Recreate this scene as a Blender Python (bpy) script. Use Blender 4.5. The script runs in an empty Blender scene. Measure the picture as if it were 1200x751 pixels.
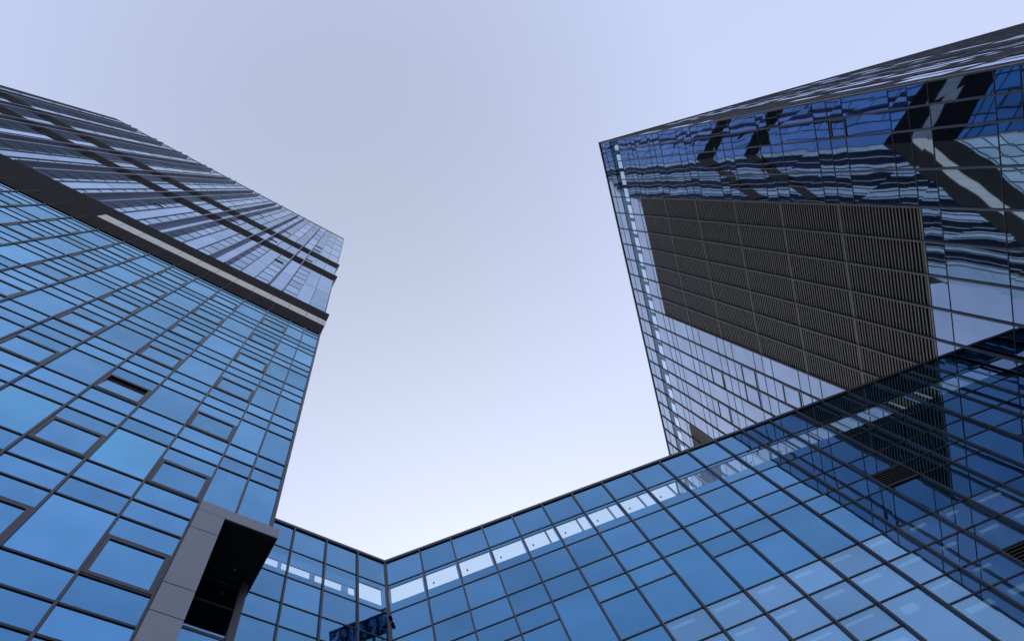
import bpy, bmesh, math, random
from mathutils import Matrix, Vector
random.seed(7)
scn = bpy.context.scene
# ---------------------------------------------------------------- camera
EYE = 1.6
ROT = ((0.9405286657, 0.3004886410, -0.1584689419),
       (0.2578228470, -0.9351356405, -0.2429994103),
       (-0.2212085181, 0.1876909973, -0.9569947132))
FPX = 786.9                     # focal length in pixels of the 1200 px wide photograph
cd = bpy.data.cameras.new('camera'); cam = bpy.data.objects.new('camera', cd)
scn.collection.objects.link(cam)
cd.sensor_width = 36; cd.lens = FPX / 1200 * 36; cd.clip_start = 0.1; cd.clip_end = 6000
cam.matrix_world = Matrix.Translation((0, 0, EYE)) @ Matrix(ROT).to_4x4()
scn.camera = cam
# ---------------------------------------------------------------- sky and sun
SUN_EL, SUN_AZ = 30.0, -3.0      # azimuth clockwise from +Y
w = bpy.data.worlds.new('World'); scn.world = w; w.use_nodes = True
nt = w.node_tree; nt.nodes.clear()
sky = nt.nodes.new('ShaderNodeTexSky'); sky.sky_type = 'NISHITA'; sky.sun_disc = False
sky.sun_elevation = math.radians(SUN_EL); sky.sun_rotation = math.radians(SUN_AZ)
sky.air_density = 1.0; sky.dust_density = 3.0; sky.ozone_density = 1.5
hs = nt.nodes.new('ShaderNodeHueSaturation'); hs.inputs['Saturation'].default_value = 0.62
mul = nt.nodes.new('ShaderNodeMix'); mul.data_type = 'RGBA'; mul.blend_type = 'MULTIPLY'
mul.inputs[0].default_value = 1.0; mul.inputs[7].default_value = (1.0, 0.96, 0.76, 1)
bg = nt.nodes.new('ShaderNodeBackground'); bg.inputs['Strength'].default_value = 0.12
out = nt.nodes.new('ShaderNodeOutputWorld')
nt.links.new(sky.outputs[0], hs.inputs['Color']); nt.links.new(hs.outputs[0], mul.inputs[6])
hz_ = nt.nodes.new('ShaderNodeMix'); hz_.data_type = 'RGBA'; hz_.inputs[0].default_value = 0.30
hz_.inputs[7].default_value = (3.3, 3.8, 5.65, 1)      # thin high haze lifting the blue
tc_ = nt.nodes.new('ShaderNodeTexCoord'); sx_ = nt.nodes.new('ShaderNodeSeparateXYZ'); mr_ = nt.nodes.new('ShaderNodeMapRange')
nt.links.new(tc_.outputs['Generated'], sx_.inputs[0]); nt.links.new(sx_.outputs['Z'], mr_.inputs[0])
mr_.inputs[1].default_value = 1.0; mr_.inputs[2].default_value = 0.88; mr_.inputs[3].default_value = 0.36; mr_.inputs[4].default_value = 0.60
nt.links.new(mr_.outputs[0], hz_.inputs[0])
nt.links.new(mul.outputs[2], hz_.inputs[6]); nt.links.new(hz_.outputs[2], bg.inputs['Color']); nt.links.new(bg.outputs[0], out.inputs[0])
sl = bpy.data.lights.new('sun', 'SUN'); sl.energy = 1.0; sl.angle = math.radians(12); sl.color = (1, 0.95, 0.88)
so = bpy.data.objects.new('sun', sl); scn.collection.objects.link(so)
_e, _a = math.radians(SUN_EL), math.radians(SUN_AZ)
sd = Vector((math.sin(_a) * math.cos(_e), math.cos(_a) * math.cos(_e), math.sin(_e)))
so.rotation_euler = (-sd).to_track_quat('-Z', 'Y').to_euler(); so.location = (0, 0, 200)
vs = scn.view_settings; vs.view_transform = 'Standard'; vs.look = 'None'; vs.gamma = 1; vs.exposure = 0.97
vs.use_curve_mapping = False
scn.cycles.max_bounces = 10; scn.cycles.glossy_bounces = 6; scn.cycles.transparent_max_bounces = 12
scn.cycles.transmission_bounces = 4; scn.cycles.diffuse_bounces = 3

# ---------------------------------------------------------------- materials
def new_mat(name):
    m = bpy.data.materials.new(name); m.use_nodes = True; m.node_tree.nodes.clear(); return m, m.node_tree

def plain(name, col, rough=0.5, metal=0.0, noise=0.12, scale=3.0, spec=0.5):
    m, t = new_mat(name); N, L = t.nodes, t.links
    o = N.new('ShaderNodeOutputMaterial'); p = N.new('ShaderNodeBsdfPrincipled')
    p.inputs['Roughness'].default_value = rough; p.inputs['Metallic'].default_value = metal
    p.inputs['Specular IOR Level'].default_value = spec
    g = N.new('ShaderNodeNewGeometry'); n = N.new('ShaderNodeTexNoise'); n.inputs['Scale'].default_value = scale
    n.inputs['Detail'].default_value = 5
    L.new(g.outputs['Position'], n.inputs['Vector'])
    mr = N.new('ShaderNodeMapRange'); mr.inputs[1].default_value = 0.3; mr.inputs[2].default_value = 0.7
    mr.inputs[3].default_value = 1 - noise; mr.inputs[4].default_value = 1 + noise
    L.new(n.outputs[0], mr.inputs[0])
    mx = N.new('ShaderNodeMix'); mx.data_type = 'RGBA'; mx.blend_type = 'MULTIPLY'; mx.inputs[0].default_value = 1
    mx.inputs[6].default_value = (*col, 1); L.new(mr.outputs[0], mx.inputs[7])
    L.new(mx.outputs[2], p.inputs['Base Color'])
    r2 = N.new('ShaderNodeMapRange'); r2.inputs[3].default_value = rough * 0.8; r2.inputs[4].default_value = min(1, rough * 1.2)
    L.new(n.outputs[0], r2.inputs[0]); L.new(r2.outputs[0], p.inputs['Roughness'])
    L.new(p.outputs[0], o.inputs[0]); return m

def glass(name, face, graze, body, trans, rough=0.006, wave=0.0, wscale=0.6, var=0.12, fpow=3.0):
    """coated facade glass: tinted mirror that whitens towards grazing, partly clear, gently wavy"""
    m, t = new_mat(name); N, L = t.nodes, t.links
    o = N.new('ShaderNodeOutputMaterial')
    g = N.new('ShaderNodeNewGeometry')
    at = N.new('ShaderNodeAttribute'); at.attribute_name = 'var'
    bump = None
    if wave > 0:
        n = N.new('ShaderNodeTexNoise'); n.inputs['Scale'].default_value = wscale; n.inputs['Detail'].default_value = 1.5
        add = N.new('ShaderNodeVectorMath'); add.operation = 'MULTIPLY_ADD'
        add.inputs[1].default_value = (40, 40, 40); L.new(at.outputs['Color'], add.inputs[0]); L.new(g.outputs['Position'], add.inputs[2])
        L.new(add.outputs[0], n.inputs['Vector'])
        bump = N.new('ShaderNodeBump'); bump.inputs['Strength'].default_value = 1.0; bump.inputs['Distance'].default_value = wave
        L.new(n.outputs[0], bump.inputs['Height'])
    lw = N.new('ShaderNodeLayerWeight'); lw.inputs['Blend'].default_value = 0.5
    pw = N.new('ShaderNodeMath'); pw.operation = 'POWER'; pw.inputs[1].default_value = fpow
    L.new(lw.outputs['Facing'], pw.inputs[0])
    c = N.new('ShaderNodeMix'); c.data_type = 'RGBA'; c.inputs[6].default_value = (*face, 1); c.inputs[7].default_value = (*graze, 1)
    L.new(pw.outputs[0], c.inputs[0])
    sep = N.new('ShaderNodeSeparateColor'); L.new(at.outputs['Color'], sep.inputs[0])
    mr = N.new('ShaderNodeMapRange'); mr.inputs[3].default_value = 1 - var; mr.inputs[4].default_value = 1 + var
    L.new(sep.outputs[0], mr.inputs[0])
    # soft dust film
    dn = N.new('ShaderNodeTexNoise'); dn.inputs['Scale'].default_value = 0.9; dn.inputs['Detail'].default_value = 6
    L.new(g.outputs['Position'], dn.inputs['Vector'])
    dm = N.new('ShaderNodeMapRange'); dm.inputs[1].default_value = 0.3; dm.inputs[2].default_value = 0.7
    dm.inputs[3].default_value = 0.93; dm.inputs[4].default_value = 1.07; L.new(dn.outputs[0], dm.inputs[0])
    mm = N.new('ShaderNodeMath'); mm.operation = 'MULTIPLY'; L.new(mr.outputs[0], mm.inputs[0]); L.new(dm.outputs[0], mm.inputs[1])
    mx = N.new('ShaderNodeMix'); mx.data_type = 'RGBA'; mx.blend_type = 'MULTIPLY'; mx.inputs[0].default_value = 1
    L.new(c.outputs[2], mx.inputs[6]); L.new(mm.outputs[0], mx.inputs[7])
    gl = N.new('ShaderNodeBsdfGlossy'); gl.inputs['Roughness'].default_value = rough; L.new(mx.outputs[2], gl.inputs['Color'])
    if bump: L.new(bump.outputs[0], gl.inputs['Normal'])
    tr = N.new('ShaderNodeBsdfTransparent'); tr.inputs['Color'].default_value = (*body, 1)
    ad = N.new('ShaderNodeMixShader'); ad.inputs[0].default_value = trans
    L.new(gl.outputs[0], ad.inputs[1]); L.new(tr.outputs[0], ad.inputs[2])
    L.new(ad.outputs[0], o.inputs[0]); return m

M = {}
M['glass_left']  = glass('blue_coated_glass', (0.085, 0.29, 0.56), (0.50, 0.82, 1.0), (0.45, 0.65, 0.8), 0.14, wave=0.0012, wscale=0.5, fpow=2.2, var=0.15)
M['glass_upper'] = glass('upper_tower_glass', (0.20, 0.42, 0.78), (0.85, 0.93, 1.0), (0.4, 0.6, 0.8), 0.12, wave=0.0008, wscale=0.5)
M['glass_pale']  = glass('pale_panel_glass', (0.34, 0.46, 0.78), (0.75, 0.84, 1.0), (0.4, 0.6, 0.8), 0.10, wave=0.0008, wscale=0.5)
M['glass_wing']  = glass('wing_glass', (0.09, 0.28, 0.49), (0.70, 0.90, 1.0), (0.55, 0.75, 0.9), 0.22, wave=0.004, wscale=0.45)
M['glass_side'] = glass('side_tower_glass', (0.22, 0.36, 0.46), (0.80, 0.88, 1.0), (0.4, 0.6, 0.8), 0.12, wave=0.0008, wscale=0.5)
M['glass_vision'] = glass('clearer_vision_glass', (0.22, 0.42, 0.62), (0.85, 0.95, 1.0), (0.72, 0.90, 1.0), 0.30, wave=0.004, wscale=0.45)  # wing glass made paler and clearer; brighter reflections painted into its tint
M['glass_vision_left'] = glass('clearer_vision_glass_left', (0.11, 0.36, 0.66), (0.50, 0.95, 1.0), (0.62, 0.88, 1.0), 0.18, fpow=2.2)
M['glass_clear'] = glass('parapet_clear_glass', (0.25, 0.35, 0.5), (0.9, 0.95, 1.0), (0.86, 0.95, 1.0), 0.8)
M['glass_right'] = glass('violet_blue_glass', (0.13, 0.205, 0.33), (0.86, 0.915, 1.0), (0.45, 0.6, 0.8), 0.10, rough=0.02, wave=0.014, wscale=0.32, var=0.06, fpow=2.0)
M['dark_spandrel'] = plain('dark_spandrel_panel', (0.018, 0.019, 0.024), 0.7, spec=0.05)  # dark gaps between the painted sky-reflection streaks of the end face
M['frame']  = plain('anthracite_aluminium', (0.055, 0.053, 0.062), 0.42, 0.3)
M['gasket'] = plain('black_gasket', (0.012, 0.012, 0.014), 0.55)
M['core']   = plain('dark_interior', (0.03, 0.035, 0.045), 0.8)
M['light_frame'] = plain('grey_aluminium_edge', (0.30, 0.31, 0.34), 0.35, 0.5)
M['ledge']  = plain('black_ledge_cladding', (0.021, 0.019, 0.018), 0.85, spec=0.08)
M['beige']  = plain('beige_soffit_panel', (0.62, 0.60, 0.52), 0.6, 0, 0.06)
M['cladding'] = plain('grey_metal_cladding', (0.23, 0.23, 0.26), 0.45, 0.2, 0.07, 0.8)
M['joint']  = plain('dark_joint', (0.02, 0.02, 0.025), 0.6)
M['slat']   = plain('bronze_louvre_slat', (0.072, 0.062, 0.05), 0.45, 0.2)
M['louvre_frame'] = plain('louvre_frame_metal', (0.13, 0.118, 0.10), 0.45, 0.3)
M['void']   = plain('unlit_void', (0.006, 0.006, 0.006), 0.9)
M['blind']  = plain('pale_roller_blind', (0.75, 0.82, 0.85), 0.8, 0, 0.05)
M['roofing'] = plain('roof_membrane', (0.30, 0.30, 0.30), 0.9)
M['paving'] = plain('granite_paving', (0.30, 0.29, 0.28), 0.7, 0, 0.2, 0.5)
M['stone']  = plain('beige_stone', (0.42, 0.38, 0.31), 0.7, 0, 0.1)
M['lamp']   = plain('white_lamp_glass', (0.7, 0.7, 0.68), 0.3)

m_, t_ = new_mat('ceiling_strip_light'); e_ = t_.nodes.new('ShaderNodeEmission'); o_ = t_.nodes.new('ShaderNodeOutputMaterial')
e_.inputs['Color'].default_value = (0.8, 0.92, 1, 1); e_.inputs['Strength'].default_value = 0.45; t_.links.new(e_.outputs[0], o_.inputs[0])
M['strip_light'] = m_  # emission for strips added behind wing panes to brighten them

# ---------------------------------------------------------------- helpers
class Frame:
    """a vertical facade: s along it, h above the eye, p outwards"""
    def __init__(s, origin, d, o): s.O = Vector((*origin, EYE)); s.d = Vector((*d, 0)); s.o = Vector((*o, 0))
    def pt(s, a, h, p): return s.O + s.d * a + s.o * p + Vector((0, 0, h))
Q = math.sqrt(0.5)
DL, DW1 = 9.02, 10.31
WY, RX, HW, HR, HL = 11.75, 18.75, 20.6, 50.8, 124.6
FL  = Frame((-Q * DL, Q * DL), (Q, Q), (Q, -Q))              # left tower, courtyard face
FLS = Frame((2.10 * Q - Q * DL, 2.10 * Q + Q * DL), (-Q, Q), (Q, Q))   # left tower, side face
FLW = Frame((-38.1 * Q - Q * DL, -38.1 * Q + Q * DL), (-Q, Q), (-Q, -Q))
FW1 = Frame((-Q * DW1, Q * DW1), (Q, Q), (Q, -Q))            # wing, short angled face
FW  = Frame((0, WY), (1, 0), (0, -1))                        # wing, long face
FR  = Frame((RX, 0), (0, 1), (-1, 0))                        # right tower, courtyard face
FS  = Frame((0, 1.54), (1, 0), (0, -1))                      # right tower, end face

class MB:
    def __init__(s): s.v = []; s.f = []; s.c = []
    def box(s, F, a0, a1, h0, h1, p0, p1, col=None, jit=0.0):
        i = len(s.v); j = [random.uniform(-jit, jit) for _ in range(4)] if jit else [0] * 4
        q = [(a0, h0), (a1, h0), (a1, h1), (a0, h1)]
        s.v += [F.pt(a, h, p0) for a, h in q] + [F.pt(a, h, p1 + j[k]) for k, (a, h) in enumerate(q)]
        fs = [(0, 3, 2, 1), (4, 5, 6, 7), (0, 1, 5, 4), (1, 2, 6, 5), (2, 3, 7, 6), (3, 0, 4, 7)]
        s.f += [tuple(i + k for k in f) for f in fs]
        c = col if col is not None else random.random()
        s.c += [c] * 6
    def build(s, name, mat, parent=None, **props):
        me = bpy.data.meshes.new(name); me.from_pydata([tuple(v) for v in s.v], [], s.f); me.update()
        at = me.color_attributes.new('var', 'FLOAT_COLOR', 'CORNER')
        buf = []
        for c, f in zip(s.c, s.f):
            r = random.Random(c); b = r.random(); d = r.random()
            buf += [c, b, d, 1.0] * len(f)
        at.data.foreach_set('color', buf)
        bm = bmesh.new(); bm.from_mesh(me); bmesh.ops.recalc_face_normals(bm, faces=bm.faces); bm.to_mesh(me); bm.free()
        me.materials.append(mat)
        ob = bpy.data.objects.new(name, me); scn.collection.objects.link(ob)
        if parent: ob.parent = parent; ob.matrix_parent_inverse = parent.matrix_world.inverted()
        for k, v in props.items(): ob[k] = v
        return ob

def bar(name, mat, parent, F, *a, **k):
    m = MB(); m.box(F, *a); return m.build(name, mat, parent, **k)

def thing(name, label, cat, loc=(0, 0, 0), group=None):
    o = bpy.data.objects.new(name, None); scn.collection.objects.link(o); o.matrix_world = Matrix.Translation(loc)
    o['label'] = label; o['category'] = cat
    if group: o['group'] = group
    return o

Rm = Matrix(ROT).transposed()
def px(P):
    c = Rm @ (P - Vector((0, 0, EYE)))
    if c.z > -0.01: return None
    return 600 + FPX * c.x / -c.z, 375.5 - FPX * c.y / -c.z
def area(F, a0, a1, h0, h1, p=0):
    P = [px(F.pt(a, h, p)) for a, h in ((a0, h0), (a1, h0), (a1, h1), (a0, h1))]
    if any(q is None for q in P): return 0
    P = [(min(max(x, 0), 1200), min(max(y, 0), 751)) for x, y in P]
    return abs(sum(P[i][0] * P[(i + 1) % 4][1] - P[(i + 1) % 4][0] * P[i][1] for i in range(4))) / 2

def panes(cells, parent, n=100, jit=0.0, th=0.03):
    """cells: (F,a0,a1,h0,h1,mat); the n that show largest become parts, the rest one object per material"""
    cells = sorted(cells, key=lambda c: -area(*c[:5]))
    for i, (F, a0, a1, h0, h1, mat) in enumerate(cells[:n]):
        if area(F, a0, a1, h0, h1) <= 0: n = i; break
        m = MB(); m.box(F, a0, a1, h0, h1, -th, 0, jit=jit); m.build('window_pane', M[mat], parent)
    rest = {}
    for c in cells[n:]: rest.setdefault(c[5], []).append(c)
    for mat, cs in rest.items():
        m = MB()
        for F, a0, a1, h0, h1, _ in cs: m.box(F, a0, a1, h0, h1, -th, 0, jit=jit)
        m.build('far_window_panes', M[mat], parent, kind='stuff')

def window(parent, F, a0, a1, h0, h1, mat, fw=0.10, jit=0.0):
    m = MB()
    m.box(F, a0, a0 + fw, h0, h1, -0.02, 0.035); m.box(F, a1 - fw, a1, h0, h1, -0.02, 0.035)
    m.box(F, a0 + fw, a1 - fw, h0, h0 + fw, -0.02, 0.034); m.box(F, a0 + fw, a1 - fw, h1 - fw, h1, -0.02, 0.034)
    f = m.build('window', M['frame'], parent)
    p = MB(); p.box(F, a0 + fw, a1 - fw, h0 + fw, h1 - fw, -0.03, 0.004, jit=jit); p.build('pane', M[mat], f)
    return f

# ---------------------------------------------------------------- ground
g = MB(); GF = Frame((0, 0), (1, 0), (0, 1))
me = bpy.data.meshes.new('ground'); me.from_pydata([(-3000, -3000, 0), (3000, -3000, 0), (3000, 3000, 0), (-3000, 3000, 0)], [], [(0, 1, 2, 3)])
me.materials.append(M['paving']); go = bpy.data.objects.new('ground', me); scn.collection.objects.link(go); go['kind'] = 'structure'

# ================================================================ LEFT TOWER
LT = thing('glass_tower', 'tall blue glass tower at left with black projecting ledges and grey corner portal', 'tower', (-16, -4, 0))
SC, SF = 2.10, -38.1            # near corner and far corner along the face
mull = [1.14, 0.20] + [-1.235 - 1.43 * k for k in range(26)]
mull = [s for s in mull if s > SF + 0.3]
levels = []                      # (level, kind of strip above it)
base = 15.61
h_b = 42.15
lv = []
k = -4
while True:
    b = base + 4.2 * k
    for dz, kd in ((0, 'small'), (0.88, 'small'), (1.86, 'big')):
        z = b + dz
        if -1.5 < z < h_b: lv.append((z, kd))
    if b > h_b: break
    k += 1
lv.sort()
edges = [SF] + sorted(mull) + [SC]
cells, wins = [], []
for i in range(len(edges) - 1):
    a0, a1 = edges[i] + 0.03, edges[i + 1] - 0.03
    # columns holding opening windows alternate
    kcol = round((0.20 - edges[i + 1]) / 1.43)
    opening = edges[i + 1] < 0.3 and kcol % 2 == 0
    for j, (z, kd) in enumerate(lv):
        z1 = lv[j + 1][0] if j + 1 < len(lv) else h_b
        z0 = z + 0.03; z1 -= 0.03
        if a1 > 0.3 and z0 < 17.2:
            continue
        if kd == 'big' and opening:
            wins.append((FL, a0, a1, z0, z + 1.47, z1)); cells.append((FL, a0, a1, z + 1.53, z1, 'glass_left'))
        else:
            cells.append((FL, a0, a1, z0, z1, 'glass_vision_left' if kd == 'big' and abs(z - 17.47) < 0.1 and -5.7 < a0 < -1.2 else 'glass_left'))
# opening windows
wins.sort(key=lambda c: -area(*c[:5]))
OPEN = None
rest_f, rest_p = MB(), MB()
for i, (F, a0, a1, z0, z1, _) in enumerate(wins):
    is_open = abs(a0 - (-4.095)) < 0.1 and 21.0 < z0 < 22.5
    if is_open:
        # frame with its sash swung outwards at the bottom, dark room behind
        m = MB(); fw = 0.09
        m.box(F, a0, a0 + fw, z0, z1, -0.02, 0.035); m.box(F, a1 - fw, a1, z0, z1, -0.02, 0.035)
        m.box(F, a0 + fw, a1 - fw, z0, z0 + fw, -0.02, 0.034); m.box(F, a0 + fw, a1 - fw, z1 - fw, z1, -0.02, 0.034)
        f = m.build('window', M['frame'], LT, label='opening window tilted open on a dark room')
        v = MB(); v.box(F, a0 + fw, a1 - fw, z0 + fw, z1 - fw, -0.08, -0.06); v.build('dark_opening', M['void'], f)
        me = MB(); i0 = 0
        q = [(a0 + fw, z0 + 0.10, 0.02), (a1 - fw, z0 + 0.10, 0.02), (a1 - fw, z0 + 0.95, -0.045), (a0 + fw, z0 + 0.95, -0.045)]
        me.v = [F.pt(a, h, p) for a, h, p in q] + [F.pt(a, h, p + 0.03) for a, h, p in q]
        me.f = [(0, 3, 2, 1), (4, 5, 6, 7), (0, 1, 5, 4), (1, 2, 6, 5), (2, 3, 7, 6), (3, 0, 4, 7)]; me.c = [0.5] * 6
        me.build('pane', M['glass_left'], f)
    elif i < 70 and area(F, a0, a1, z0, z1) > 1:
        window(LT, F, a0, a1, z0, z1, 'glass_left')
    else:
        fw = 0.10
        rest_f.box(F, a0, a0 + fw, z0, z1, -0.02, 0.035); rest_f.box(F, a1 - fw, a1, z0, z1, -0.02, 0.035)
        rest_f.box(F, a0 + fw, a1 - fw, z0, z0 + fw, -0.02, 0.034); rest_f.box(F, a0 + fw, a1 - fw, z1 - fw, z1, -0.02, 0.034)
        rest_p.box(F, a0 + fw, a1 - fw, z0 + fw, z1 - fw, -0.03, 0.004)
rest_f.build('far_window_frames', M['frame'], LT, kind='stuff'); rest_p.build('far_opening_panes', M['glass_left'], LT, kind='stuff')
# transoms (one long bar per level, broken short of the portal)
for z, kd in lv:
    end = SC if z > 17.2 else 0.20
    bar('transom', M['gasket'], LT, FL, SF, end, z - 0.03, z + 0.03, -0.05, 0.025)
tx = MB()
for F, a0, a1, z0, z1, top in wins: tx.box(F, a0, a1, z1, z1 + 0.06, -0.05, 0.018)
tx.build('short_transoms', M['gasket'], LT, kind='stuff')
for s in mull:
    h0 = 17.26 if s > 0.5 else -EYE
    m = MB(); m.box(FL, s - 0.03, s + 0.03, h0, h_b, -0.05, 0.055)
    ob = m.build('mullion', M['frame'], LT)
bar('corner_post', M['frame'], LT, FL, SC - 0.035, SC + 0.05, 17.3, 42.2, -0.12, 0.08)
# pale blinds hanging behind some big panes
for (a0, a1, z) in ((-2.60, -1.31, 17.47), (-5.45, -4.20, 17.47), (-8.3, -7.05, 17.47)):
    bar('roller_blind', M['blind'], LT, FL, a0, a1, z + 0.02, z + 1.6, -0.10, -0.085)

# ---- upper facade
UG = 1.0375
DEP = 31.0
M['fin'] = plain('blue_grey_fin', (0.055, 0.06, 0.08), 0.4, 0.3)
def upper_face(F, A, B, um, bands, first, solid):
    ue = [A] + sorted(um) + [B]
    for i in range(len(ue) - 1):
        a0, a1 = ue[i] + 0.02, ue[i + 1] - 0.02
        kk = round((first - ue[i + 1]) / UG)
        ph = kk % 4 if i + 1 < len(ue) - 1 else 9
        for b0, b1 in bands:
            if ph in (1, 3): n = max(2, round((b1 - b0) / 2.9)); mat = 'glass_upper'
            elif ph == 2: n = max(1, round((b1 - b0) / 8.4)); mat = 'glass_pale'
            else: n = max(1, round((b1 - b0) / 8.4)); mat = 'glass_upper'
            st = (b1 - b0) / n
            for q in range(n): cells.append((F, a0, a1, b0 + q * st + 0.035, b0 + (q + 1) * st - 0.035, mat))
            if n > 3 and solid:
                rg = MB()
                for q in range(1, n): rg.box(F, a0, a1, b0 + q * st - 0.025, b0 + q * st + 0.025, -0.04, 0.02)
                rg.build('ladder_rails', M['gasket'], LT, kind='stuff')
    if F is FLS:
        for i_, c_ in enumerate(cells):
            if c_[0] is FLS and c_[5] == 'glass_upper': cells[i_] = c_[:5] + ('glass_side',)
    for s in um:
        k = round((first - s) / UG)
        if k % 4 in (2, 3):
            m = MB(); m.box(F, s - 0.03, s + 0.03, bands[0][0], HL - 1.2, -0.03, 0.31)
            f = m.build('fin', M['fin'], LT)
            e = MB(); e.box(F, s - 0.033, s + 0.033, bands[0][0], HL - 1.18, 0.31, 0.35); e.build('fin_edge', M['light_frame'], f)
        else:
            bar('mullion', M['frame'], LT, F, s - 0.02, s + 0.02, bands[0][0], HL, -0.03, 0.06)
um = [s for s in [0.85 - UG * k for k in range(38)] if s > SF + 0.2]
bands = ((48.75, 67.85), (70.15, 78.45), (81.2, HL))
upper_face(FL, SF, SC, um, bands, 0.85, True)
umS = [s for s in [25.2 - UG * k for k in range(38)] if s > 0.3]
upper_face(FLS, 0.0, DEP, umS, bands, 25.2, False)
def poly(p, q=0.0):
    """plan outline of the tower offset outwards by p"""
    o = []
    for a, b in ((SF - p, p), (SC + p, p), (SC + p, -DEP - p), (SF - p, -DEP - p)): o.append(FL.pt(a, 0, b).to_2d())
    return o
def lean_ring(name, h0, h1, p0, p1, mat):
    """cladding band that leans outwards as it rises, all round the tower"""
    me = bpy.data.meshes.new(name); bm = bmesh.new(); R_ = []
    for p, h in ((p0, h0), (p1, h1), (-0.25, h1), (-0.25, h0)):
        R_.append([bm.verts.new((v.x, v.y, h + EYE)) for v in poly(p)])
    for r in range(4):
        A_, B_ = R_[r], R_[(r + 1) % 4]
        for c in range(4): bm.faces.new((A_[c], A_[(c + 1) % 4], B_[(c + 1) % 4], B_[c]))
    bmesh.ops.recalc_face_normals(bm, faces=bm.faces); bm.to_mesh(me); bm.free(); me.materials.append(mat)
    ob = bpy.data.objects.new(name, me); scn.collection.objects.link(ob); ob.parent = LT; ob.matrix_parent_inverse = LT.matrix_world.inverted(); return ob
lean_ring('ledge', 67.85, 70.1, 0.03, 0.275, M['ledge'])
lean_ring('ledge', 78.45, 81.15, 0.03, 0.235, M['ledge'])
band = lean_ring('projecting_band', 42.25, 48.7, 0.05, 0.275, M['ledge'])
def lp(h): return 0.05 + 0.225 * (h - 42.25) / 6.45
def strip_panel(F, a0, a1, h0, h1, ext0=0, ext1=0):
    me = MB(); o0, o1 = lp(h0), lp(h1)
    q = [(a0 - ext0 * o0, h0, o0), (a1 + ext1 * o0, h0, o0), (a1 + ext1 * o1, h1, o1), (a0 - ext0 * o1, h1, o1)]
    me.v = [F.pt(a, h, p - 0.02) for a, h, p in q] + [F.pt(a, h, p + 0.015) for a, h, p in q]
    me.f = [(0, 3, 2, 1), (4, 5, 6, 7), (0, 1, 5, 4), (1, 2, 6, 5), (2, 3, 7, 6), (3, 0, 4, 7)]; me.c = [0.5] * 6
    me.build('stone_panel', M['beige'], band)
st = -12.35; nst = 12; wst = (SC - st) / nst
for q in range(nst): strip_panel(FL, st + q * wst + 0.012, st + (q + 1) * wst - (0.012 if q < nst - 1 else 0), 44.75, 46.2, 0, 1 if q == nst - 1 else 0)
for q in range(20): strip_panel(FLS, q * 1.3 + 0.012 * (q > 0), (q + 1) * 1.3 - 0.012, 44.75, 46.2, 1 if q == 0 else 0, 0)
for q in range(26):
    m = MB(); a = -36.9 + q * 1.43
    m.v = [FL.pt(a + x, h, lp(h) + dp) for x in (0, 0.02) for h, dp in ((42.27, -0.01), (44.7, -0.01), (44.7, 0.004), (42.27, 0.004))]
    m.f = [(0, 1, 2, 3), (4, 7, 6, 5), (0, 4, 5, 1), (1, 5, 6, 2), (2, 6, 7, 3), (3, 7, 4, 0)]; m.c = [0.5] * 6
    m.build('joint', M['joint'], band)
bar('roof_edge', M['frame'], LT, FL, SF, SC, HL, HL + 0.3, -0.2, 0.06)
bar('corner_post', M['frame'], LT, FL, SC - 0.03, SC + 0.03, 48.7, HL, -0.12, 0.05)
bar('corner_post', M['frame'], LT, FL, SF - 0.03, SF + 0.03, -EYE, HL, -0.12, 0.10)
for s, hh in ((-0.72, 85.5), (-4.85, 88.5), (-3.0, 62.8), (-5.0, 74.6), (-0.9, 73.4), (-9.0, 92.5), (-13.1, 60.5), (-0.72, 90.5), (-9.1, 74.0)):
    bar('vent_window', M['void'], LT, FL, s - 0.42, s + 0.42, hh, hh + 0.55, 0.001, 0.03)

# ---- side face, far end face and body
for F, span, zmin in ((FLS, DEP, HW + 0.3), (FLW, DEP, -EYE)):
    nb = int(span / 1.43); wd = span / nb; ztop = 42.2 if F is FLS else HL
    for q in range(nb):
        z = zmin
        while z < ztop - 0.1:
            z1 = min(z + 1.4, ztop)
            cells.append((F, q * wd + 0.03, (q + 1) * wd - 0.03, z + 0.03, z1 - 0.03, 'glass_side')); z += 1.4
    sm = MB(); z = zmin
    for q in range(nb + 1): sm.box(F, q * wd - 0.03, q * wd + 0.03, zmin, ztop, -0.05, 0.05)
    while z < ztop: sm.box(F, 0, span, z - 0.03, z + 0.03, -0.05, 0.04); z += 1.4
    sm.build('side_grid', M['frame'], LT, kind='stuff')
panes(cells, LT, 100, jit=0.0015)
bd = MB()
bd.box(FL, SF + 0.05, SC - 0.08, 17.3, HL - 0.5, -DEP, -0.14)
bd.box(FL, SF + 0.05, 0.86, -EYE, 17.3, -DEP, -0.14)
bd.box(FL, 0.86, SC - 0.08, -EYE, 17.3, -DEP, -1.42)
bd.build('building_core', M['core'], LT)

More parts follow.
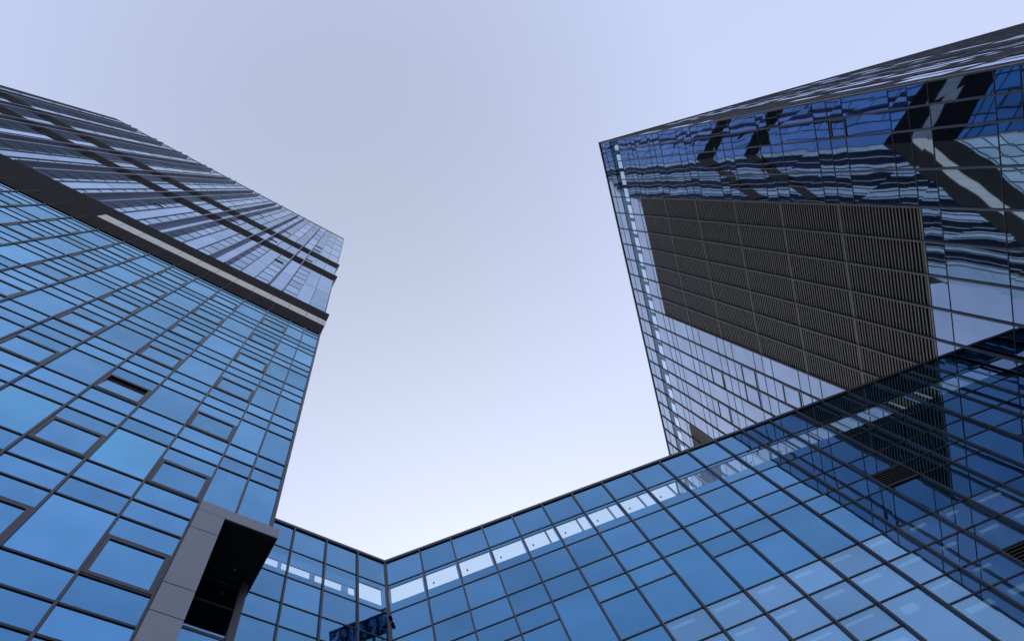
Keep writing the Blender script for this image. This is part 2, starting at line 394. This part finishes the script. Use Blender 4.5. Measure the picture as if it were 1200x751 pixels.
# ---- corner portal of grey cladding
P0, P1 = 0.235, 2.31
top = MB(); top.box(FL, P0, P1, 16.80, 17.26, -1.30, 0.20); top.build('portal_lintel', M['cladding'], LT)
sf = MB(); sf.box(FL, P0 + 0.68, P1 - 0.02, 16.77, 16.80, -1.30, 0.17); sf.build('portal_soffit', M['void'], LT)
joints = [-EYE, 3.1, 5.9, 9.4, 12.63, 13.58, 15.90, 16.80]
for q in range(len(joints) - 1):
    bar('cladding_panel', M['cladding'], LT, FL, P0, 0.905, joints[q] + 0.012, joints[q + 1] - 0.012, -0.12, 0.20)
bar('portal_joint_backing', M['joint'], LT, FL, P0 + 0.01, 0.895, -EYE, 16.79, -0.10, 0.188)
bar('portal_back_wall', M['ledge'], LT, FL, 0.87, 2.02, 14.6, 16.77, -1.41, -1.33)
bar('portal_column', M['frame'], LT, FL, 2.03, 2.22, -EYE, 16.77, -1.42, -1.2)
bar('portal_transom', M['frame'], LT, FL, 0.87, 2.02, 14.5, 14.6, -1.41, -1.28)
for q in range(5): bar('portal_pane', M['glass_wing'], LT, FL, 0.92, 2.0, 14.5 - 3.2 * (q + 1) + 0.03, 14.47 - 3.2 * q, -1.38, -1.34)
import math as _m
def disc(name, F, a, h, p, r, mat, parent):
    me = bpy.data.meshes.new(name); bm = bmesh.new()
    bmesh.ops.create_cone(bm, cap_ends=True, segments=20, radius1=r, radius2=r * 0.9, depth=0.05)
    bmesh.ops.translate(bm, verts=bm.verts, vec=F.pt(a, h, p)); bm.to_mesh(me); bm.free()
    me.materials.append(mat); ob = bpy.data.objects.new(name, me); scn.collection.objects.link(ob); ob.parent = parent
    ob.matrix_parent_inverse = parent.matrix_world.inverted(); return ob
disc('downlight', FL, 1.72, 16.74, -0.95, 0.03, M['light_frame'], LT)

# ================================================================ WING
WG = thing('glass_wing', 'low blue glass wing with dark roof coping joining the two towers', 'building', (6, 14, 0))
wl = [20.6]; wb = []
lines_main = [19.23, 17.83, 16.60]
k = 0; z = 15.66
lv = [(17.83, 'n'), (16.60, 'n')]
while z > -EYE:
    lv += [(z, 'bigtop'), (z - 2.29, 'n'), (z - 3.22, 'n')]; z -= 4.21
lv = [l for l in lv if l[0] > -1.4]
wm = [-1.64, -0.56, 0.54, 1.61, 2.70, 3.80, 4.92, 6.02, 7.12, 8.22, 9.32, 10.43, 11.53, 12.62, 13.72, 14.82, 15.95, 17.05, 18.15]
w1m = [2.10, 3.15, 4.23, 5.31]
cw = []; slotc = []
def wing_face(F, ed, xpat):
    for i in range(len(ed) - 1):
        a0, a1 = ed[i] + 0.025, ed[i + 1] - 0.025
        cw.append((F, a0, a1, 19.26, 20.55, 'glass_wing'))
        if F is FW:
            slotc.append((F, a0, a1 - 0.06, 18.27, 19.07))
            cw.append((F, a0, a1, 17.86, 18.26, 'glass_wing')); cw.append((F, a0, a1, 19.08, 19.20, 'glass_wing'))
            cw.append((F, a1 - 0.05, a1, 18.27, 19.07, 'glass_wing'))
        else:
            ht = 18.95 if a0 > 5.2 else 18.46
            cw.append((F, a0, a1, 17.86, 18.10, 'glass_wing')); cw.append((F, a0, a1, ht + 0.01, 19.20, 'glass_wing'))
            ops = [o for o in ((2.2, 2.85), (2.97, 3.12), (3.19, 3.82), (3.98, 4.19), (4.27, 4.80), (5.02, 5.22), (5.36, 6.10)) if o[0] > a0 - 0.05 and o[1] < a1 + 0.05]
            x = a0
            for o0, o1 in ops:
                if o0 - x > 0.02: cw.append((F, x, o0 - 0.005, 18.11, ht, 'glass_wing'))
                slotc.append((F, o0, o1, 18.11, ht)); x = o1 + 0.005
            if a1 - x > 0.02: cw.append((F, x, a1, 18.11, ht, 'glass_wing'))
        for j, (z, kd) in enumerate(lv):
            zb = lv[j + 1][0] if j + 1 < len(lv) else -EYE
            if kd == 'n' or not xpat(i): cw.append((F, a0, a1, zb + 0.025, z - 0.025, 'glass_wing'))
            else:
                cw.append((F, a0, a1, zb + 0.025, z - 0.785, 'glass_wing')); cw.append((F, a0, a1, z - 0.735, z - 0.025, 'glass_wing'))
                bar('short_transom', M['gasket'], WG, F, a0, a1, z - 0.782, z - 0.738, -0.05, 0.014)
KX = -2.83
s_k1 = KX * Q + WY * Q
ew = [KX] + wm + [RX]
e1 = [1.0] + w1m + [s_k1]
VENT = [(11, 2), (10, 5)]
wing_face(FW, ew, lambda i: i % 3 in (0, 2) and i > 1)
wing_face(FW1, e1, lambda i: False)
vents = [(FW, 11.56, 12.59, 14.92, 15.62), (FW, 11.56, 12.59, 10.72, 11.41)]
def inter(c, v): return c[0] is v[0] and c[1] < v[2] - 0.1 and c[2] > v[1] + 0.1 and c[3] < v[4] - 0.05 and c[4] > v[3] + 0.05
cw2 = []
for c in cw:
    hit = [v for v in vents if inter(c, v)]
    if not hit:
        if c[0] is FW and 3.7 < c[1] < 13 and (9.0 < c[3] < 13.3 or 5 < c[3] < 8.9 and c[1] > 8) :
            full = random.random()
            cw2.append(c[:5] + ('glass_vision',))  # paler tint stands in for the brighter reflections in these panes
            hgt = c[4] - c[3]
            bar('roller_blind', M['blind'], WG, FW, c[1] + (0.25 if full > 0.5 else 0.03), c[2] - 0.03, c[3] + 0.02, c[4] - hgt * (0.12 if full > 0.3 else 0.3), -0.10, -0.09)
            bar('ceiling_light', M['strip_light'], WG, FW, c[1] + 0.12 + 0.2 * full, c[2] - 0.15 - 0.3 * random.random(), c[4] - hgt * 0.20, c[4] - hgt * 0.10, -0.088, -0.08)  # added glowing strip close behind the glass, giving the pane a bright streak
        else: cw2.append(c)
    else:
        v = hit[0]
        if c[3] < v[3] - 0.2: cw2.append((c[0], c[1], c[2], c[3], v[3] - 0.05, c[5]))
panes(cw2, WG, 100, jit=0.002)
for F, a0, a1, z0, z1 in vents:
    b = bar('louvre_vent', M['frame'], WG, F, a0 - 0.02, a1 + 0.02, z0 - 0.04, z0, -0.05, 0.05)
    v = MB(); v.box(F, a0, a1, z0, z1, -0.09, -0.08); v.build('vent_opening', M['void'], b)
    s = MB(); n = 7
    for q in range(n): s.box(F, a0, a1, z0 + (q + 0.5) * (z1 - z0) / n, z0 + (q + 0.5) * (z1 - z0) / n + 0.035, -0.06, 0.02)
    s.build('slats', M['gasket'], b)
for F, a0, a1, z0, z1 in slotc:
    m = MB(); m.box(F, a0, a1, z0, z1, -0.03, 0, col=0.5, jit=0.0015); m.build('parapet_pane', M['glass_clear'], WG)
for F, ed, mm in ((FW, ew, wm), (FW1, e1, w1m)):
    for s in mm: bar('mullion', M['frame'], WG, F, s - 0.024, s + 0.024, -EYE, 20.56, -0.05, 0.065)
    for z in [19.23, 17.83] + [l[0] for l in lv[1:]]:
        bar('transom', M['gasket'], WG, F, ed[0] + 0.01, ed[-1] - 0.01, z - 0.022, z + 0.022, -0.05, 0.015)
    bar('coping', M['frame'], WG, F, ed[0], ed[-1], 20.55, 20.68 if F is FW else 20.677, -0.5, 0.05)
bar('corner_mullion', M['frame'], WG, FW, KX - 0.05, KX + 0.05, -EYE, 20.54, -0.30, 0.045)
# wall behind the glass, with a clear strip open to the sky, and posts across it
for F, a0, a1 in ((FW, KX + 0.1, RX), (FW1, 1.0, s_k1 - 0.1)):
    bar('parapet_wall', M['core'], WG, F, a0, a1, 19.16 if F is FW else 19.05, 20.5, -0.10, -0.05)
    bar('wall', M['core'], WG, F, a0, a1, -EYE, 18.42 if F is FW else 18.25, -0.2, -0.12)
for i, s in enumerate(ew[1:-1]):
    bar('parapet_post', M['core'], WG, FW, s - 0.02, s + 0.04 + 0.006 * i, 18.24, 19.3, -0.11, -0.09)
    if i > 3: bar('parapet_strut', M['light_frame'], WG, FW, s - 0.30, s - 0.25, 18.0, 20.4, -0.35, -0.28)
    disc('fixing_bolt', FW, s + 0.24, 18.66, -0.10, 0.026, M['void'], WG)
# roof deck below the strip and rear walls
def prism(name, pts, z0, z1, mat, parent):
    me = bpy.data.meshes.new(name); bm = bmesh.new()
    vs0 = [bm.verts.new((x, y, z0)) for x, y in pts]; f = bm.faces.new(vs0)
    r = bmesh.ops.extrude_face_region(bm, geom=[f]); bmesh.ops.translate(bm, verts=[v for v in r['geom'] if isinstance(v, bmesh.types.BMVert)], vec=(0, 0, z1 - z0))
    bmesh.ops.recalc_face_normals(bm, faces=bm.faces); bm.to_mesh(me); bm.free(); me.materials.append(mat)
    ob = bpy.data.objects.new(name, me); scn.collection.objects.link(ob)
    if parent: ob.parent = parent; ob.matrix_parent_inverse = parent.matrix_world.inverted()
    return ob
def xy(F, s, p): v = F.pt(s, 0, p); return (v.x, v.y)
pts = [xy(FW1, 1.0, -0.25), (KX, WY + 0.30), (RX - 0.1, WY + 0.25), (RX - 0.1, WY + 9), (-6, WY + 9)]
prism('roof_deck', pts, 17.7 + EYE, 18.0 + EYE, M['roofing'], WG)

# ================================================================ RIGHT TOWER
RT = thing('louvred_tower', 'dark right hand glass tower with a large black louvre field facing the courtyard', 'tower', (35, 20, 0))
RE = 40.0
rows = [2.30, 3.09, 4.45] + [5.81 + 1.27 * k for k in range(27)]
rows = [r for r in rows if r < RE - 0.3]
re_ = [1.54] + rows + [RE]
zl = []
k = -6
while True:
    z = 21.4 + 4.15 * k
    if z > 43.5: break
    for dz in (0, -0.85, -1.75):
        if z + dz > -1: zl.append(z + dz)
    k += 1
zl = sorted([z for z in zl if z < 43] + [44.2, 44.9, 45.75, 47.2, 48.8, 49.9])
zl = [z for i, z in enumerate(zl) if i == 0 or z - zl[i - 1] > 0.3]
ze = [-EYE] + zl + [HR]
LV = (5.81, 14.70, 20.5, 45.3)
LV2 = (23.59, 31.21, 41.4, 45.3)
def inlv(a0, a1, z0, z1):
    for L_ in (LV, LV2):
        if a0 > L_[0] - 0.1 and a1 < L_[1] + 0.1:
            if z0 >= L_[2] - 0.02 and z1 <= L_[3] + 0.02: return True
    return False
def clip(a0, a1, z0, z1):
    """what is left of a cell outside the louvre fields"""
    for L_ in (LV, LV2):
        if a0 > L_[0] - 0.1 and a1 < L_[1] + 0.1 and z1 > L_[2] and z0 < L_[3]:
            o = []
            if z0 < L_[2] - 0.15: o.append((z0, L_[2] - 0.02))
            if z1 > L_[3] + 0.15: o.append((L_[3] + 0.02, z1))
            return o
    return [(z0, z1)]
rc = []; rslot = []
WINR = [(15.97, 34.0, 35.5), (17.24, 34.0, 35.5), (17.24, 38.15, 39.6), (19.78, 38.15, 39.6), (15.97, 29.85, 31.35), (2.30, 23.7, 24.6), (21.05, 34.0, 35.5)]
for i in range(len(re_) - 1):
    a0, a1 = re_[i] + 0.03, re_[i + 1] - 0.03
    for j in range(len(ze) - 1):
        z0, z1 = ze[j] + 0.012, ze[j + 1] - 0.012
        if abs(ze[j] - 47.2) < 0.01: rslot.append((a0, a1, z0, z1)); continue
        for q0, q1 in clip(a0, a1, z0, z1):
            ws = [w_ for w_ in WINR if abs(w_[0] - re_[i]) < 0.1 and w_[1] >= q0 - 0.3 and w_[2] < q1 + 0.1]
            if ws:
                w_ = ws[0]; window(RT, FR, a0, a1, w_[1], w_[2], 'glass_right', 0.07, 0.0015)
                if q0 < w_[1] - 0.1: rc.append((FR, a0, a1, q0, w_[1] - 0.02, 'glass_right'))
                if q1 > w_[2] + 0.1: rc.append((FR, a0, a1, w_[2] + 0.02, q1, 'glass_right'))
            else: rc.append((FR, a0, a1, q0, q1, 'glass_right'))
for a0, a1, z0, z1 in rslot:
    m = MB(); m.box(FR, a0, a1, z0, z1, -0.03, 0, col=0.5, jit=0.003); m.build('parapet_pane', M['glass_clear'], RT)
# end face
ex = [RX + 0.05] + [RX + 1.3 * k for k in range(1, 34)]
for i in range(len(ex) - 1):
    z = -EYE; j = 0; run = 0; mt = 'glass_pale'
    while z < HR - 0.2:
        if run <= 0: run = random.randint(2, 9); mt = 'glass_pale' if random.random() < 0.45 else 'dark_spandrel'  # random pale and dark runs imitate streaks of reflected sky
        run -= 1
        st = (2.5, 0.85, 0.85)[j % 3]; z1 = min(z + st, HR); j += 1
        rc.append((FS, ex[i] + 0.03, ex[i + 1] - 0.03, z + 0.02, z1 - 0.02, mt)); z = z1
panes(rc, RT, 100, jit=0.003)
fm = MB()
for x in ex[1:]:
    bar('mullion', M['frame'], RT, FS, x - 0.03, x + 0.03, -EYE, HR, -0.05, random.choice((0.012, 0.02, 0.035)))
for q in range(12): bar('floor_trim', M['frame'], RT, FS, RX + 0.08, ex[-1], 3.3 + 4.2 * q, 3.42 + 4.2 * q, -0.05, 0.025)
for s in rows: bar('mullion', M['frame'], RT, FR, s - 0.03, s + 0.03, -EYE, HR, -0.05, 0.075)
for z in zl:
    segs = [(1.6, RE)]
    for L_ in (LV, LV2):
        if L_[2] + 0.02 < z < L_[3] - 0.02:
            ns = []
            for a, b in segs: ns += [(a, L_[0] - 0.03), (L_[1] + 0.03, b)] if a < L_[0] < b else [(a, b)]
            segs = ns
    for a, b in segs: bar('transom', M['gasket'], RT, FR, a, b, z - 0.014, z + 0.014, -0.05, 0.015)
bar('corner_post', M['frame'], RT, FR, 1.51, 1.58, -EYE, HR, -0.12, 0.05)
bar('roof_edge', M['frame'], RT, FR, 1.48, RE, HR, HR + 0.16, -0.5, 0.06)
bar('roof_edge', M['frame'], RT, FS, RX + 0.02, ex[-1], HR, HR + 0.3, -0.5, 0.05)
# louvre field: one panel per bay and storey
def louvre(a0, a1, z0, z1):
    f = MB(); f.box(FR, a0 + 0.02, a1 - 0.02, z0, z0 + 0.06, -0.10, 0.0); f.box(FR, a0 + 0.02, a1 - 0.02, z1 - 0.06, z1, -0.10, 0.0); f.box(FR, a0 + 0.02, a0 + 0.05, z0 + 0.06, z1 - 0.06, -0.10, -0.002)
    ob = f.build('louvre_panel', M['louvre_frame'], RT)
    s = MB(); n = max(3, round((z1 - z0) / 0.178)); st = (z1 - z0 - 0.12) / n
    for q in range(n): s.box(FR, a0 + 0.055, a1 - 0.02, z0 + 0.06 + (q + 0.5) * st - 0.035, z0 + 0.06 + (q + 0.5) * st + 0.035, -0.10, random.uniform(-0.016, -0.004))
    s.build('slats', M['slat'], ob)
lzs = [20.5, 24.76, 28.8, 32.9, 37.2, 41.4, 45.3]
lrow = [5.81 + 1.27 * k for k in range(8)]
for i in range(7):
    for j in range(6): louvre(lrow[i], lrow[i + 1], lzs[j] + 0.01, lzs[j + 1] - 0.01)
for k in range(6): louvre(23.59 + 1.27 * k, 24.86 + 1.27 * k, 41.41, 45.29)
bar('louvre_backing', M['void'], RT, FR, LV2[0], LV2[1], LV2[2], LV2[3], -0.13, -0.115)
bar('louvre_backing', M['void'], RT, FR, LV[0], LV[1], LV[2], LV[3], -0.13, -0.115)
for q in range(6):
    bar('louvre_post', M['louvre_frame'], RT, FR, 5.81, 14.7, lzs[q] - 0.03, lzs[q] + 0.03, 0.002, 0.02)
for s in lrow: bar('louvre_mullion', M['louvre_frame'], RT, FR, s - 0.035, s + 0.035, LV[2], LV[3], 0.022, 0.05)
bar('parapet_wall', M['core'], RT, FR, 1.6, RE, 48.75, 50.6, -0.3, -0.14)
bar('parapet_wall', M['core'], RT, FS, RX + 0.2, ex[-1], 40.0, 50.5, -0.3, -0.14)
b = MB(); b.box(FR, 1.75, RE, -EYE, 47.2, -42, -0.14); b.build('building_core', M['core'], RT)
b = MB(); b.box(FR, 2.6, RE - 1, 47.2, 47.3, -41, -0.9); b.build('roof_deck', M['roofing'], RT)
for k in range(30): bar('parapet_post', M['core'], RT, FR, re_[0] + 1.27 * k + 0.85, re_[0] + 1.27 * k + 1.1, 47.2, 48.75, -0.28, -0.18)

# ================================================================ small camera in the inner corner of the wing
KP = Vector((KX, WY, 17.5 + EYE))
SC_ = thing('security_camera', 'small dark security camera on a bracket in the inner corner of the low glass wing', 'camera', KP)
FK = Frame((KX, WY), (1, 0), (0, -1))
bar('bracket', M['frame'], SC_, FK, 0.06, 0.09, 17.44, 17.50, 0.02, 0.16)
bd = MB(); bd.box(FK, 0.03, 0.12, 17.37, 17.44, 0.06, 0.22); bd.build('camera_body', M['gasket'], SC_)
disc('lens', FK, 0.075, 17.37, 0.18, 0.025, M['glass_left'], SC_)
